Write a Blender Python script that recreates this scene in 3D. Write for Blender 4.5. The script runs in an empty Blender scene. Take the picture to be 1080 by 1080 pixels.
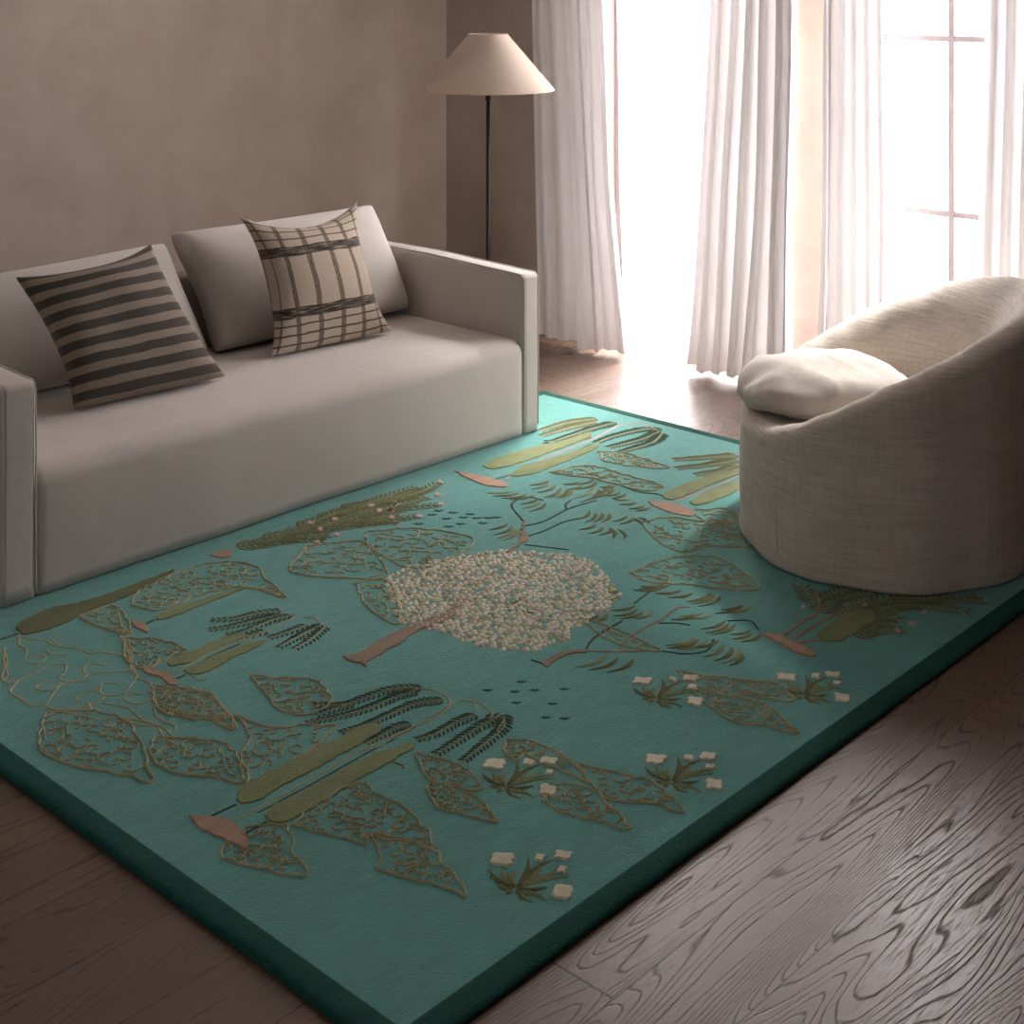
import bpy, bmesh, math, random
from mathutils import Vector
from mathutils.geometry import tessellate_polygon
random.seed(7)
C = bpy.context.scene.collection
PI = math.pi

# ------------------------------------------------------------ survey of the place
FOC, HORIZ, EYE = 1549.0, -18.0, 1.70
TA = math.atan2(1440, 1549)
FW = (math.cos(TA), math.sin(TA)); RT = (math.sin(TA), -math.cos(TA))
def floor_at(x, y, z=0.0):
    d = FOC * (EYE - z) / (y - HORIZ); l = (x - 540) / FOC * d
    return (FW[0]*d + RT[0]*l, FW[1]*d + RT[1]*l)

# ------------------------------------------------------------ helpers
def link(o, parent=None):
    C.objects.link(o)
    if parent is not None: o.parent = parent
    return o
def mesh_obj(name, verts, faces, mats, parent=None, smooth=True, midx=None, uvs=None):
    me = bpy.data.meshes.new(name)
    me.from_pydata([tuple(v) for v in verts], [], faces)
    if not isinstance(mats, (list, tuple)): mats = [mats]
    for m in mats: me.materials.append(m)
    if midx: me.polygons.foreach_set('material_index', midx)
    me.polygons.foreach_set('use_smooth', [smooth]*len(me.polygons))
    if uvs:
        uv = me.uv_layers.new(name='UVMap')
        for l in me.loops: uv.data[l.index].uv = uvs[l.vertex_index]
    me.validate(); me.update()
    bm = bmesh.new(); bm.from_mesh(me); bmesh.ops.recalc_face_normals(bm, faces=bm.faces) ; bm.to_mesh(me); bm.free()
    return link(bpy.data.objects.new(name, me), parent)
def thing(name, label, cat, loc=(0,0,0), rz=0, group=None):
    o = bpy.data.objects.new(name, None); C.objects.link(o)
    o.location = loc; o.rotation_euler = (0,0,rz); o.empty_display_size = .1
    o['label'] = label; o['category'] = cat
    if group: o['group'] = group
    return o
def tag(o, label, cat, group=None):
    o['label'] = label; o['category'] = cat
    if group: o['group'] = group
    return o
def struct(o): o['kind'] = 'structure'; return o

def boxes(name, bl, mat, parent=None, bevel=0.0):
    V, Fc = [], []
    for (x0,x1,y0,y1,z0,z1) in bl:
        b = len(V)
        V += [(x0,y0,z0),(x1,y0,z0),(x1,y1,z0),(x0,y1,z0),(x0,y0,z1),(x1,y0,z1),(x1,y1,z1),(x0,y1,z1)]
        Fc += [tuple(b+i for i in f) for f in ((0,3,2,1),(4,5,6,7),(0,1,5,4),(1,2,6,5),(2,3,7,6),(3,0,4,7))]
    o = mesh_obj(name, V, Fc, mat, parent, smooth=False)
    if bevel:
        m = o.modifiers.new('bevel','BEVEL'); m.width = bevel; m.segments = 2; m.limit_method='ANGLE'
    return o

def axis_samples(lo, hi, r, step, k=5):
    n = max(1, int(math.ceil((hi-lo-2*r)/step)))
    a = [lo + r - r*math.tan(PI/4*(1-i/k)) for i in range(k)]
    b = [lo + r + (hi-lo-2*r)*i/n for i in range(n+1)]
    c = [hi - r + r*math.tan(PI/4*((i+1)/k)) for i in range(k)]
    return a + b + c
def rbox_data(x0,x1,y0,y1,z0,z1,r,step=.05,fn=None):
    lo=(x0,y0,z0); hi=(x1,y1,z1)
    ax=[axis_samples(lo[i],hi[i],r,step) for i in range(3)]
    V=[];Fc=[];idx={}
    def vid(p):
        k=tuple(round(c,6) for c in p)
        if k in idx: return idx[k]
        q=[min(max(p[i],lo[i]+r),hi[i]-r) for i in range(3)]
        d=Vector([p[i]-q[i] for i in range(3)])
        w=Vector(q)+d.normalized()*r if d.length>1e-9 else Vector(p)
        if fn: w=Vector(fn(w.x,w.y,w.z))
        idx[k]=len(V); V.append(w); return idx[k]
    for a in range(3):
        b,c=(a+1)%3,(a+2)%3
        for side in (0,1):
            s = lo[a] if side==0 else hi[a]
            for i in range(len(ax[b])-1):
                for j in range(len(ax[c])-1):
                    q=[]
                    for (ii,jj) in ((i,j),(i+1,j),(i+1,j+1),(i,j+1)):
                        p=[0,0,0]; p[a]=s; p[b]=ax[b][ii]; p[c]=ax[c][jj]; q.append(vid(p))
                    if side==0: q.reverse()
                    Fc.append(tuple(q))
    return V,Fc
def rbox(name, dims, r, mat, parent=None, step=.05, fn=None):
    V,Fc=rbox_data(*dims,r,step,fn)
    return mesh_obj(name,V,Fc,mat,parent)

def tube_data(pts, rad, n=8, V=None, Fc=None, caps=True):
    V = [] if V is None else V; Fc = [] if Fc is None else Fc
    pts=[Vector(p) for p in pts]; prev=None; rings=[]
    for i,p in enumerate(pts):
        t=(pts[min(i+1,len(pts)-1)]-pts[max(i-1,0)]).normalized()
        u=prev if prev is not None else (Vector((0,0,1)) if abs(t.z)<.9 else Vector((1,0,0)))
        u=(u-t*u.dot(t)).normalized(); prev=u; w=t.cross(u)
        r=rad[i] if isinstance(rad,(list,tuple)) else rad
        rings.append(len(V))
        for k in range(n):
            a=2*PI*k/n; V.append(p+u*math.cos(a)*r+w*math.sin(a)*r)
    for a,b in zip(rings[:-1],rings[1:]):
        for k in range(n): Fc.append((a+k,a+(k+1)%n,b+(k+1)%n,b+k))
    if caps:
        Fc.append(tuple(rings[0]+k for k in range(n))[::-1]); Fc.append(tuple(rings[-1]+k for k in range(n)))
    return V,Fc
def tube(name, pts, rad, mat, parent=None, n=10):
    V,Fc=tube_data(pts,rad,n); return mesh_obj(name,V,Fc,mat,parent)
def lathe(name, prof, mat, parent=None, n=64, loc=(0,0)):
    V,Fc=[],[]
    for (r,z) in prof:
        for k in range(n):
            a=2*PI*k/n; V.append((loc[0]+r*math.cos(a),loc[1]+r*math.sin(a),z))
    for i in range(len(prof)-1):
        for k in range(n): Fc.append((i*n+k,i*n+(k+1)%n,(i+1)*n+(k+1)%n,(i+1)*n+k))
    return mesh_obj(name,V,Fc,mat,parent)

# smooth value noise for cloth wrinkles
_g={}
def _h(i,j,k):
    key=(i,j,k)
    if key not in _g: _g[key]=random.Random(i*73856093^j*19349663^k*83492791).uniform(-1,1)
    return _g[key]
def vnoise(x,y,z):
    i,j,k=math.floor(x),math.floor(y),math.floor(z); f=[x-i,y-j,z-k]; f=[t*t*(3-2*t) for t in f]; s=0
    for a in (0,1):
        for b in (0,1):
            for c in (0,1):
                s+=_h(i+a,j+b,k+c)*(f[0] if a else 1-f[0])*(f[1] if b else 1-f[1])*(f[2] if c else 1-f[2])
    return s

# ------------------------------------------------------------ materials
class NT:
    def __init__(s,name,color=(.5,.5,.5),rough=.8,spec=.3,sheen=0,metal=0):
        s.m=bpy.data.materials.new(name); s.m.use_nodes=True; s.t=s.m.node_tree; s.n=s.t.nodes; s.l=s.t.links
        s.b=s.n['Principled BSDF']; s.b.inputs['Base Color'].default_value=(*color,1)
        s.b.inputs['Roughness'].default_value=rough; s.b.inputs['Specular IOR Level'].default_value=spec
        s.b.inputs['Metallic'].default_value=metal
        if sheen:
            s.b.inputs['Sheen Weight'].default_value=sheen; s.b.inputs['Sheen Roughness'].default_value=.5
        s.co=None
    def coord(s,kind='Object'):
        return s.n.new('ShaderNodeTexCoord').outputs[kind]
    def mapping(s,vec,scale=(1,1,1),loc=(0,0,0),rot=(0,0,0)):
        m=s.n.new('ShaderNodeMapping'); m.inputs['Scale'].default_value=scale; m.inputs['Location'].default_value=loc
        m.inputs['Rotation'].default_value=rot; s.l.new(vec,m.inputs['Vector']); return m.outputs[0]
    def noise(s,vec,scale,detail=3,rough=.5,dist=0):
        m=s.n.new('ShaderNodeTexNoise'); m.inputs['Scale'].default_value=scale; m.inputs['Detail'].default_value=detail
        m.inputs['Roughness'].default_value=rough; m.inputs['Distortion'].default_value=dist
        if vec is not None: s.l.new(vec,m.inputs['Vector'])
        return m.outputs['Fac']
    def ramp(s,fac,stops):
        r=s.n.new('ShaderNodeValToRGB'); e=r.color_ramp.elements
        while len(e)<len(stops): e.new(.5)
        for i,(p,c) in enumerate(stops):
            e[i].position=p; e[i].color=(*c,1) if len(c)==3 else c
        s.l.new(fac,r.inputs[0]); return r.outputs[0]
    def math(s,op,a,b=None,c=None):
        m=s.n.new('ShaderNodeMath'); m.operation=op
        for i,v in enumerate((a,b,c)):
            if v is None: continue
            if isinstance(v,(int,float)): m.inputs[i].default_value=v
            else: s.l.new(v,m.inputs[i])
        return m.outputs[0]
    def mix(s,fac,a,b,mode='MIX'):
        m=s.n.new('ShaderNodeMix'); m.data_type='RGBA'; m.blend_type=mode
        for i,v in ((0,fac),(6,a),(7,b)):
            if isinstance(v,(int,float)): m.inputs[i].default_value=v
            elif isinstance(v,tuple): m.inputs[i].default_value=(*v,1)
            else: s.l.new(v,m.inputs[i])
        return m.outputs[2]
    def sep(s,vec):
        m=s.n.new('ShaderNodeSeparateXYZ'); s.l.new(vec,m.inputs[0]); return m.outputs
    def comb(s,x,y,z):
        m=s.n.new('ShaderNodeCombineXYZ')
        for i,v in enumerate((x,y,z)):
            if isinstance(v,(int,float)): m.inputs[i].default_value=v
            else: s.l.new(v,m.inputs[i])
        return m.outputs[0]
    def base(s,c): s.l.new(c,s.b.inputs['Base Color'])
    def rough(s,c): s.l.new(c,s.b.inputs['Roughness'])
    def bump(s,h,strength=.3,dist=.002,prev=None):
        m=s.n.new('ShaderNodeBump'); m.inputs['Strength'].default_value=strength; m.inputs['Distance'].default_value=dist
        s.l.new(h,m.inputs['Height'])
        if prev is not None: s.l.new(prev,m.inputs['Normal'])
        s.l.new(m.outputs[0],s.b.inputs['Normal']); return m.outputs[0]

def plaster(name, a, b, c):
    t=NT(name,rough=.92,spec=.15); co=t.coord()
    n1=t.noise(co,.9,5,.6,.6); n2=t.noise(co,2.6,5,.65,1.2); n3=t.noise(co,35,3)
    f=t.math('ADD',t.math('MULTIPLY',n1,.6),t.math('MULTIPLY',n2,.4))
    t.base(t.ramp(f,[(.36,a),(.5,b),(.64,c)]))
    t.bump(t.math('ADD',n2,t.math('MULTIPLY',n3,.15)),.25,.01)
    return t.m
def linen(name, col, col2, weave=900, bump=.25, sheen=.25, slub=0):
    t=NT(name,rough=.95,spec=.1,sheen=sheen); co=t.coord()
    big=t.noise(co,4,3)
    wx=t.noise(t.mapping(co,(weave*.06,weave*.06,weave)),1,2); wz=t.noise(t.mapping(co,(weave,weave,weave*.06)),1,2)
    f=t.math('ADD',t.math('MULTIPLY',wx,.5),t.math('MULTIPLY',wz,.5))
    h=f
    if slub:
        s1=t.noise(t.mapping(co,(9,9,150)),1,3,.6); s2=t.noise(t.mapping(co,(140,140,9)),1,3,.6)
        sl=t.math('ADD',t.math('MULTIPLY',s1,.65),t.math('MULTIPLY',s2,.35))
        f=t.math('ADD',t.math('MULTIPLY',f,.3),t.math('MULTIPLY',sl,.7)); h=f
    g=t.math('ADD',t.math('MULTIPLY',f,.8),t.math('MULTIPLY',big,.2))
    t.base(t.ramp(g,[(.41,col2),(.58,col)]))
    wr=t.noise(t.mapping(co,(5,5,4)),1,3,.5)
    t.bump(h,bump,.004 if slub else .0015,t.bump(wr,.2,.02))
    return t.m

M={}
M['wall']=plaster('wall plaster',(.325,.265,.22),(.365,.30,.253),(.41,.342,.292))
M['ceiling']=NT('ceiling paint',(.78,.74,.70),.9,.1).m
t=NT('baseboard paint',(.50,.425,.365),.6,.3); M['base']=t.m
M['sofa']=linen('sofa linen',(.50,.455,.415),(.44,.395,.36))
M['cushion']=linen('sofa cushion linen',(.52,.475,.44),(.46,.42,.385))
M['chair']=linen('slubby chair linen',(.59,.53,.465),(.42,.37,.32),bump=.9,slub=1)
M['chaircush']=linen('chair cushion linen',(.53,.475,.435),(.45,.40,.36),bump=.4)
M['shade']=None
t=NT('aged bronze',(.025,.022,.02),.3,.6,metal=.7); M['bronze']=t.m
t=NT('dark wood foot',(.06,.04,.03),.5); M['foot']=t.m
t=NT('window frame paint',(.20,.165,.165),.5); M['frame']=t.m

# lamp shade: linen that lets light through
t=NT('lamp shade linen',rough=.9,spec=.1); co=t.coord()
wv=t.math('ADD',t.noise(t.mapping(co,(40,40,700)),1,2),t.noise(t.mapping(co,(600,600,30)),1,2))
t.base(t.ramp(t.math('MULTIPLY',wv,.5),[(.35,(.50,.42,.35)),(.65,(.66,.57,.49))])); t.bump(wv,.2,.001)
tr=t.n.new('ShaderNodeBsdfTranslucent'); tr.inputs[0].default_value=(.66,.56,.47,1)
mx=t.n.new('ShaderNodeMixShader'); mx.inputs[0].default_value=.35
t.l.new(t.b.outputs[0],mx.inputs[1]); t.l.new(tr.outputs[0],mx.inputs[2]); t.l.new(mx.outputs[0],t.n['Material Output'].inputs[0])
M['shade']=t.m

def sheer(name, trans, transl, col=(.86,.83,.84)):
    t=NT(name,col,.9,.05)
    co=t.coord(); w=t.noise(t.mapping(co,(500,500,30)),1,2)
    tr=t.n.new('ShaderNodeBsdfTranslucent'); tr.inputs[0].default_value=(*col,1)
    tp=t.n.new('ShaderNodeBsdfTransparent'); tp.inputs[0].default_value=(1,.99,.99,1)
    m1=t.n.new('ShaderNodeMixShader'); m1.inputs[0].default_value=transl
    m2=t.n.new('ShaderNodeMixShader')
    t.l.new(t.math('MULTIPLY',w,trans*2),m2.inputs[0])
    t.l.new(t.b.outputs[0],m1.inputs[1]); t.l.new(tr.outputs[0],m1.inputs[2])
    t.l.new(m1.outputs[0],m2.inputs[1]); t.l.new(tp.outputs[0],m2.inputs[2])
    t.l.new(m2.outputs[0],t.n['Material Output'].inputs[0]); return t.m
M['sheer']=sheer('white sheer voile',.008,.042,(.80,.77,.775))
M['sheer_thin']=sheer('single layer of sheer voile',.40,.6)

t=NT('window glass',(1,1,1),.02)
gl=t.n.new('ShaderNodeBsdfGlossy'); gl.inputs['Roughness'].default_value=.02
tp=t.n.new('ShaderNodeBsdfTransparent'); mx=t.n.new('ShaderNodeMixShader'); mx.inputs[0].default_value=.05
t.l.new(tp.outputs[0],mx.inputs[1]); t.l.new(gl.outputs[0],mx.inputs[2]); t.l.new(mx.outputs[0],t.n['Material Output'].inputs[0]); M['glass']=t.m

# oak plank floor
t=NT('oak plank floor',rough=.35,spec=.5); co=t.coord(); X,Y,Z=t.sep(co)
W=.185; L=2.9
v=t.math('DIVIDE',t.math('SUBTRACT',Y,1.548),W); row=t.math('FLOOR',v); fy=t.math('FRACT',v)
uu=t.math('DIVIDE',t.math('ADD',t.math('SUBTRACT',X,1.915),t.math('MULTIPLY',row,2.2)),L)
col=t.math('FLOOR',uu); fx=t.math('FRACT',uu)
pid=t.math('ADD',t.math('MULTIPLY',row,7.31),t.math('MULTIPLY',col,3.77))
wn=t.n.new('ShaderNodeTexWhiteNoise'); wn.noise_dimensions='1D'; t.l.new(pid,wn.inputs['W']); rnd=wn.outputs['Value']
gv=t.comb(t.math('MULTIPLY',X,.62),t.math('MULTIPLY',Y,5.2),t.math('MULTIPLY',pid,1.7))
warp=t.noise(t.comb(t.math('MULTIPLY',X,7),t.math('MULTIPLY',Y,26),pid),1,3,.55)
g1=t.noise(gv,1.15,1.5,.45)
cont=t.math('ADD',t.math('MULTIPLY',g1,t.math('MULTIPLY_ADD',rnd,26,30)),t.math('MULTIPLY',warp,.75))
pp=t.math('PINGPONG',cont,.5)   # 0..0.5
streak=t.noise(t.comb(t.math('MULTIPLY',X,16),t.math('MULTIPLY',Y,330),pid),1,3,.6)
brk=t.noise(t.comb(t.math('MULTIPLY',X,3),t.math('MULTIPLY',Y,9),pid),1,2)
thr=t.math('MULTIPLY_ADD',brk,.34,-.045)
line=t.math('SUBTRACT',1,t.math('SMOOTH_MIN',1,t.math('DIVIDE',pp,t.math('MAXIMUM',thr,.012)),.1))
line=t.math('MULTIPLY',t.math('MAXIMUM',line,0),t.math('MINIMUM',t.math('MULTIPLY_ADD',streak,4.2,-1.1),1))
line=t.math('MAXIMUM',line,0)
fine=t.math('MAXIMUM',t.math('MULTIPLY_ADD',streak,5,-2.75),0)
grain=t.math('MINIMUM',t.math('ADD',t.math('MULTIPLY',line,.78),t.math('MULTIPLY',fine,.42)),1)
tone=t.noise(t.comb(X,t.math('MULTIPLY',Y,3),pid),1.3,3)
basec=t.mix(tone,(.098,.062,.041),(.155,.100,.067))
basec=t.mix(t.math('MULTIPLY',rnd,.35),basec,(.085,.055,.042))
dark=t.mix(grain,basec,(.022,.014,.011))
gy=t.math('MINIMUM',fy,t.math('SUBTRACT',1,fy)); gx=t.math('MINIMUM',fx,t.math('SUBTRACT',1,fx))
gap=t.math('MAXIMUM',t.math('LESS_THAN',gy,.008),t.math('LESS_THAN',gx,.0009))
t.base(t.mix(gap,dark,(.008,.005,.004)))
t.rough(t.math('ADD',t.math('MULTIPLY_ADD',grain,.35,.29),t.math('MULTIPLY',tone,.06)))
hgt=t.math('SUBTRACT',t.math('MULTIPLY',grain,-1),t.math('MULTIPLY',gap,2))
t.bump(hgt,.45,.0016); M['floor']=t.m

def pile(name, a, b, nap=None, sheen=.35):
    t=NT(name,rough=.95,spec=.1,sheen=sheen); co=t.coord()
    big=t.noise(co,1.1,3,.55,.5); mid=t.noise(t.mapping(co,(14,40,14),rot=(0,0,.5)),1,4,.6); f=t.noise(co,420,2)
    s=t.math('ADD',t.math('ADD',t.math('MULTIPLY',big,.35),t.math('MULTIPLY',mid,.35)),t.math('MULTIPLY',t.math('ADD',t.math('MULTIPLY',f,.5),t.math('MULTIPLY',t.noise(co,150,3,.65),.5)),.3))
    t.base(t.ramp(s,[(.40,a),(.60,b)]))
    t.b.inputs['Sheen Tint'].default_value=(*(nap or b),1)
    f2=t.noise(co,170,3,.6); t.bump(t.math('ADD',f,f2),.8,.004,t.bump(mid,.35,.008)); return t.m
M['field']=pile('teal wool pile',(.050,.215,.190),(.078,.290,.262),(.88,.98,.97),.38)
M['border']=pile('dark green wool pile',(.004,.045,.034),(.007,.062,.047),(.35,.75,.62),.15)
MOT=['olive','dgreen','tan','rose','cream','leaf','pink','bark','dark']
cols={'olive':((.150,.175,.078),(.225,.25,.125)),'dgreen':((.020,.045,.028),(.045,.085,.05)),'tan':((.29,.27,.15),(.44,.41,.255)),
 'rose':((.30,.185,.13),(.42,.27,.20)),'cream':((.50,.46,.34),(.70,.65,.51)),'leaf':((.085,.092,.038),(.150,.150,.072)),
 'pink':((.42,.25,.25),(.54,.36,.35)),'bark':((.20,.14,.10),(.31,.22,.165)),'dark':((.015,.055,.05),(.03,.08,.07))}
for k in MOT: M['m_'+k]=pile('wool '+k,cols[k][0],cols[k][1],(.9,.9,.8),.12)

# woven cushion covers, patterned on their UVs
def cover_mat(kind):
    t=NT(kind+' cushion cover',rough=.95,spec=.08,sheen=.15); uv=t.coord('UV'); U,Vv,_=t.sep(uv)
    wob=t.noise(t.mapping(uv,(5,5,1)),1,2); weave=t.noise(t.mapping(uv,(320,60,1)),1,2); weave2=t.noise(t.mapping(uv,(60,320,1)),1,2)
    w=t.math('ADD',t.math('MULTIPLY',weave,.5),t.math('MULTIPLY',weave2,.5))
    bg=t.ramp(w,[(.35,(.17,.135,.105) if kind=='striped' else (.34,.27,.21)),(.65,(.30,.24,.19) if kind=='striped' else (.50,.41,.33))])
    if kind=='striped':
        zz=t.math('PINGPONG',t.math('MULTIPLY',U,90),.5)
        p=t.math('FRACT',t.math('ADD',t.math('ADD',t.math('MULTIPLY',Vv,8.8),.12),t.math('ADD',t.math('MULTIPLY',zz,.03),t.math('MULTIPLY_ADD',wob,.16,-.08))))
        m=t.math('MULTIPLY',t.math('GREATER_THAN',p,.47),1)
        hb=t.math('PINGPONG',t.math('ADD',t.math('MULTIPLY',U,62),t.math('MULTIPLY',Vv,150)),.5)
        dk=t.mix(t.math('GREATER_THAN',t.math('ADD',hb,t.math('MULTIPLY',w,.5)),.52),(.040,.033,.028),(.095,.08,.068))
        t.base(t.mix(m,bg,dk)); t.bump(t.math('ADD',w,t.math('MULTIPLY',m,.3)),.6,.003)
    else:
        def band(c,pos,hw,soft=.004):
            d=t.math('ABSOLUTE',t.math('SUBTRACT',c,pos)); return t.math('LESS_THAN',d,hw)
        Uw=t.math('ADD',U,t.math('MULTIPLY_ADD',wob,.02,-.01)); Vw=t.math('ADD',Vv,t.math('MULTIPLY_ADD',wob,.03,-.015))
        acc=None
        for p,h in ((.04,.009),(.20,.019),(.375,.019),(.55,.019),(.725,.017),(.89,.012)):
            b=t.math('MULTIPLY',band(Uw,p,h),t.math('MINIMUM',t.math('MULTIPLY_ADD',weave2,2.5,-.55),.9)); acc=b if acc is None else t.math('MAXIMUM',acc,b)
        for p,h in ((.055,.006),(.12,.007),(.185,.006),(.80,.006),(.875,.006),(.945,.006)):
            acc=t.math('MAXIMUM',acc,t.math('MULTIPLY',band(Vw,p,h),.85))
        for p in (.27,.70):
            lines=t.math('MINIMUM',t.math('MULTIPLY_ADD',t.noise(t.mapping(uv,(7,160,1)),1,2),4,-1.05),1)
            acc=t.math('MAXIMUM',acc,t.math('MULTIPLY',band(Vw,p,.036),lines))
        acc=t.math('MAXIMUM',acc,0)
        t.base(t.mix(acc,bg,(.035,.026,.022))); t.bump(w,.6,.003)
    return t.m
M['stripe']=cover_mat('striped'); M['plaid']=cover_mat('plaid')

# ------------------------------------------------------------ room shell
XW, YW, HC = 5.41, 5.50, 2.85
XB, YB = -2.6, -2.4
struct(boxes('floor',[(XB,XW+.3,YB,YW,-.1,0)],M['floor']))
struct(boxes('ceiling',[(XB,XW+.3,YB,YW,HC,HC+.1)],M['ceiling']))
struct(boxes('wall_left',[(XB,XW+.3,YW,YW+.15,0,HC)],M['wall']))
FILL_WIN=(1.15,2.0,1.15,1.9)  # opening added in the unseen wall to let in fill light
struct(boxes('wall_near',[(XB-.15,XB,YB,FILL_WIN[0],0,HC),(XB-.15,XB,FILL_WIN[1],YW,0,HC),(XB-.15,XB,FILL_WIN[0],FILL_WIN[1],0,FILL_WIN[2]),(XB-.15,XB,FILL_WIN[0],FILL_WIN[1],FILL_WIN[3],HC)],M['wall']))
struct(boxes('wall_behind',[(XB,XW+.3,YB-.15,YB,0,HC)],M['wall']))
WIN=[(3.43,4.45),(2.215,3.235)]
WT=2.55; TH=.22
seg=[];y=YB
for a,b in sorted(WIN): seg.append((y,a)); y=b
seg.append((y,YW))
wb=[(XW,XW+TH,a,b,0,HC) for a,b in seg]+[(XW,XW+TH,a,b,WT,HC) for a,b in WIN]
struct(boxes('wall_right',wb,M['wall']))
bb=[]
for a,b in seg: bb+=[(XW-.015,XW,a,b,0,.105),(XW-.022,XW,a,b,.105,.128)]
struct(boxes('baseboard_right',bb,M['base'],bevel=.003))
struct(boxes('baseboard_left',[(XB,XW-.022,YW-.015,YW,0,.105),(XB,XW-.022,YW-.022,YW,.105,.128)],M['base'],bevel=.003))
for i,(a,b) in enumerate(WIN):
    x0,x1=XW+.10,XW+.15; f=.05; mid=(a+b)/2
    fb=[(x0,x1,a,a+f,0,WT),(x0,x1,b-f,b,0,WT),(x0,x1,a+f,b-f,0,.07),(x0,x1,a+f,b-f,WT-.05,WT)]
    w=struct(boxes('window_%d'%(i+1),fb,M['frame'],bevel=.004))
    mb=[(x0+.01,x1-.01,mid-.013,mid+.013,.07,WT-.05)]+[(x0+.012,x1-.012,a+f,b-f,z-.012,z+.012) for z in (.77,1.475,2.18)]
    boxes('muntin',mb,M['frame'],w)
    boxes('pane',[(x0+.022,x0+.026,a+f,b-f,.07,WT-.05)],M['glass'],w)

a,b,c,d=FILL_WIN; xw=XB-.10
w=struct(boxes('window_3',[(xw,xw+.05,a,a+.05,c,d),(xw,xw+.05,b-.05,b,c,d),(xw,xw+.05,a+.05,b-.05,c,c+.05),(xw,xw+.05,a+.05,b-.05,d-.05,d)],M['frame'],bevel=.004))  # invented window out of view, brightens the near side of the armchair
boxes('muntin',[(xw+.01,xw+.04,(a+b)/2-.013,(a+b)/2+.013,c+.05,d-.05)],M['frame'],w); boxes('pane',[(xw+.022,xw+.026,a+.05,b-.05,c+.05,d-.05)],M['glass'],w)
# ------------------------------------------------------------ curtains
def curtain(name,label,y_hi,y_lo,xc,n_pl,amp,mat,bot_hi=None,bot_lo=None,xbot=None,zb=.012,ampb=None,seed=0,group=None,edge=.0,hem=None):
    R=random.Random(seed); nu=n_pl*14; nv=44; V=[];Fc=[]
    ph=[R.uniform(-.5,.5) for _ in range(n_pl+2)]; am=[R.uniform(.55,1.2) for _ in range(n_pl+2)]
    wd=[R.uniform(.6,1.4) for _ in range(n_pl)]; tot=sum(wd); cum=[0]
    for w in wd: cum.append(cum[-1]+w/tot)
    bot_hi=y_hi if bot_hi is None else bot_hi; bot_lo=y_lo if bot_lo is None else bot_lo
    xbot=xc if xbot is None else xbot; ampb=amp if ampb is None else ampb
    top=HC-.12
    for j in range(nv+1):
        v=j/nv; s=v**1.6                                   # v 0 top -> 1 bottom
        z=top*(1-v)+zb*v
        for i in range(nu+1):
            u=i/nu*n_pl; k=min(int(u),n_pl-1); f=u-k; uu=cum[k]+(cum[k+1]-cum[k])*f
            a=(am[k]*(1-f)+am[k+1]*f); phs=(ph[k]*(1-f)+ph[k+1]*f)*s
            A=(amp*(1-s)+ampb*s)*a
            yy=(y_hi*(1-s)+bot_hi*s)*(1-uu)+(y_lo*(1-s)+bot_lo*s)*uu
            wv=math.sin(2*PI*u+phs*1.5)
            x=xc*(1-s)+xbot*s + A*wv + .015*vnoise(u*.6+seed*9,z*1.3,3)*(.4+s)
            yy+= A*.35*math.sin(4*PI*u+1) + .012*vnoise(u*.5,z*1.1,seed+5)*(.3+s)
            zz=z
            if v>.9:
                fl=(v-.9)/.1; zz=z+ .012*fl*(1+vnoise(u*1.1,seed,1)); x-=.02*fl*fl*(.5+.5*wv)
            V.append((x,yy,zz))
    for j in range(nv):
        for i in range(nu):
            a=j*(nu+1)+i; Fc.append((a,a+1,a+nu+2,a+nu+1))
    o=mesh_obj(name,V,Fc,mat)
    return tag(o,label,'curtain',group)
curtain('curtain','gathered white sheer curtain hanging beside the floor lamp, left edge of the first window',4.80,4.36,5.29,6,.034,M['sheer'],4.63,4.14,5.21,seed=1,ampb=.042)
curtain('curtain','flat stretch of thin white sheer drawn across the brightest window between two gathered curtains',4.34,3.62,5.375,7,.009,M['sheer_thin'],4.28,3.66,5.365,seed=2,ampb=.010)
curtain('curtain','deeply folded white sheer curtain touching the floor just left of the bare wall pier',3.69,3.29,5.285,6,.036,M['sheer'],3.80,3.31,5.24,seed=3,ampb=.055)
curtain('curtain','gathered pale grey sheer curtain behind the armchair, between wall pier and gridded window',3.15,2.89,5.29,5,.032,M['sheer'],3.17,2.87,5.26,seed=4)
curtain('curtain','white sheer curtain on the far right, above the back of the armchair',2.455,1.98,5.29,6,.030,M['sheer'],2.50,2.0,5.26,seed=5)

# ------------------------------------------------------------ rug
RX0,RX1,RY0,RY1=1.563,4.538,1.690,4.045; BW=.050; RT_Z=.016
rug=thing('rug','teal hand-tufted wool rug with a carved garden of willows and a dark green border','rug',((RX0+RX1)/2,(RY0+RY1)/2,0))
rugc=Vector((-(RX0+RX1)/2,-(RY0+RY1)/2,0))
def loc(V): return [Vector(v)+rugc for v in V]
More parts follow.
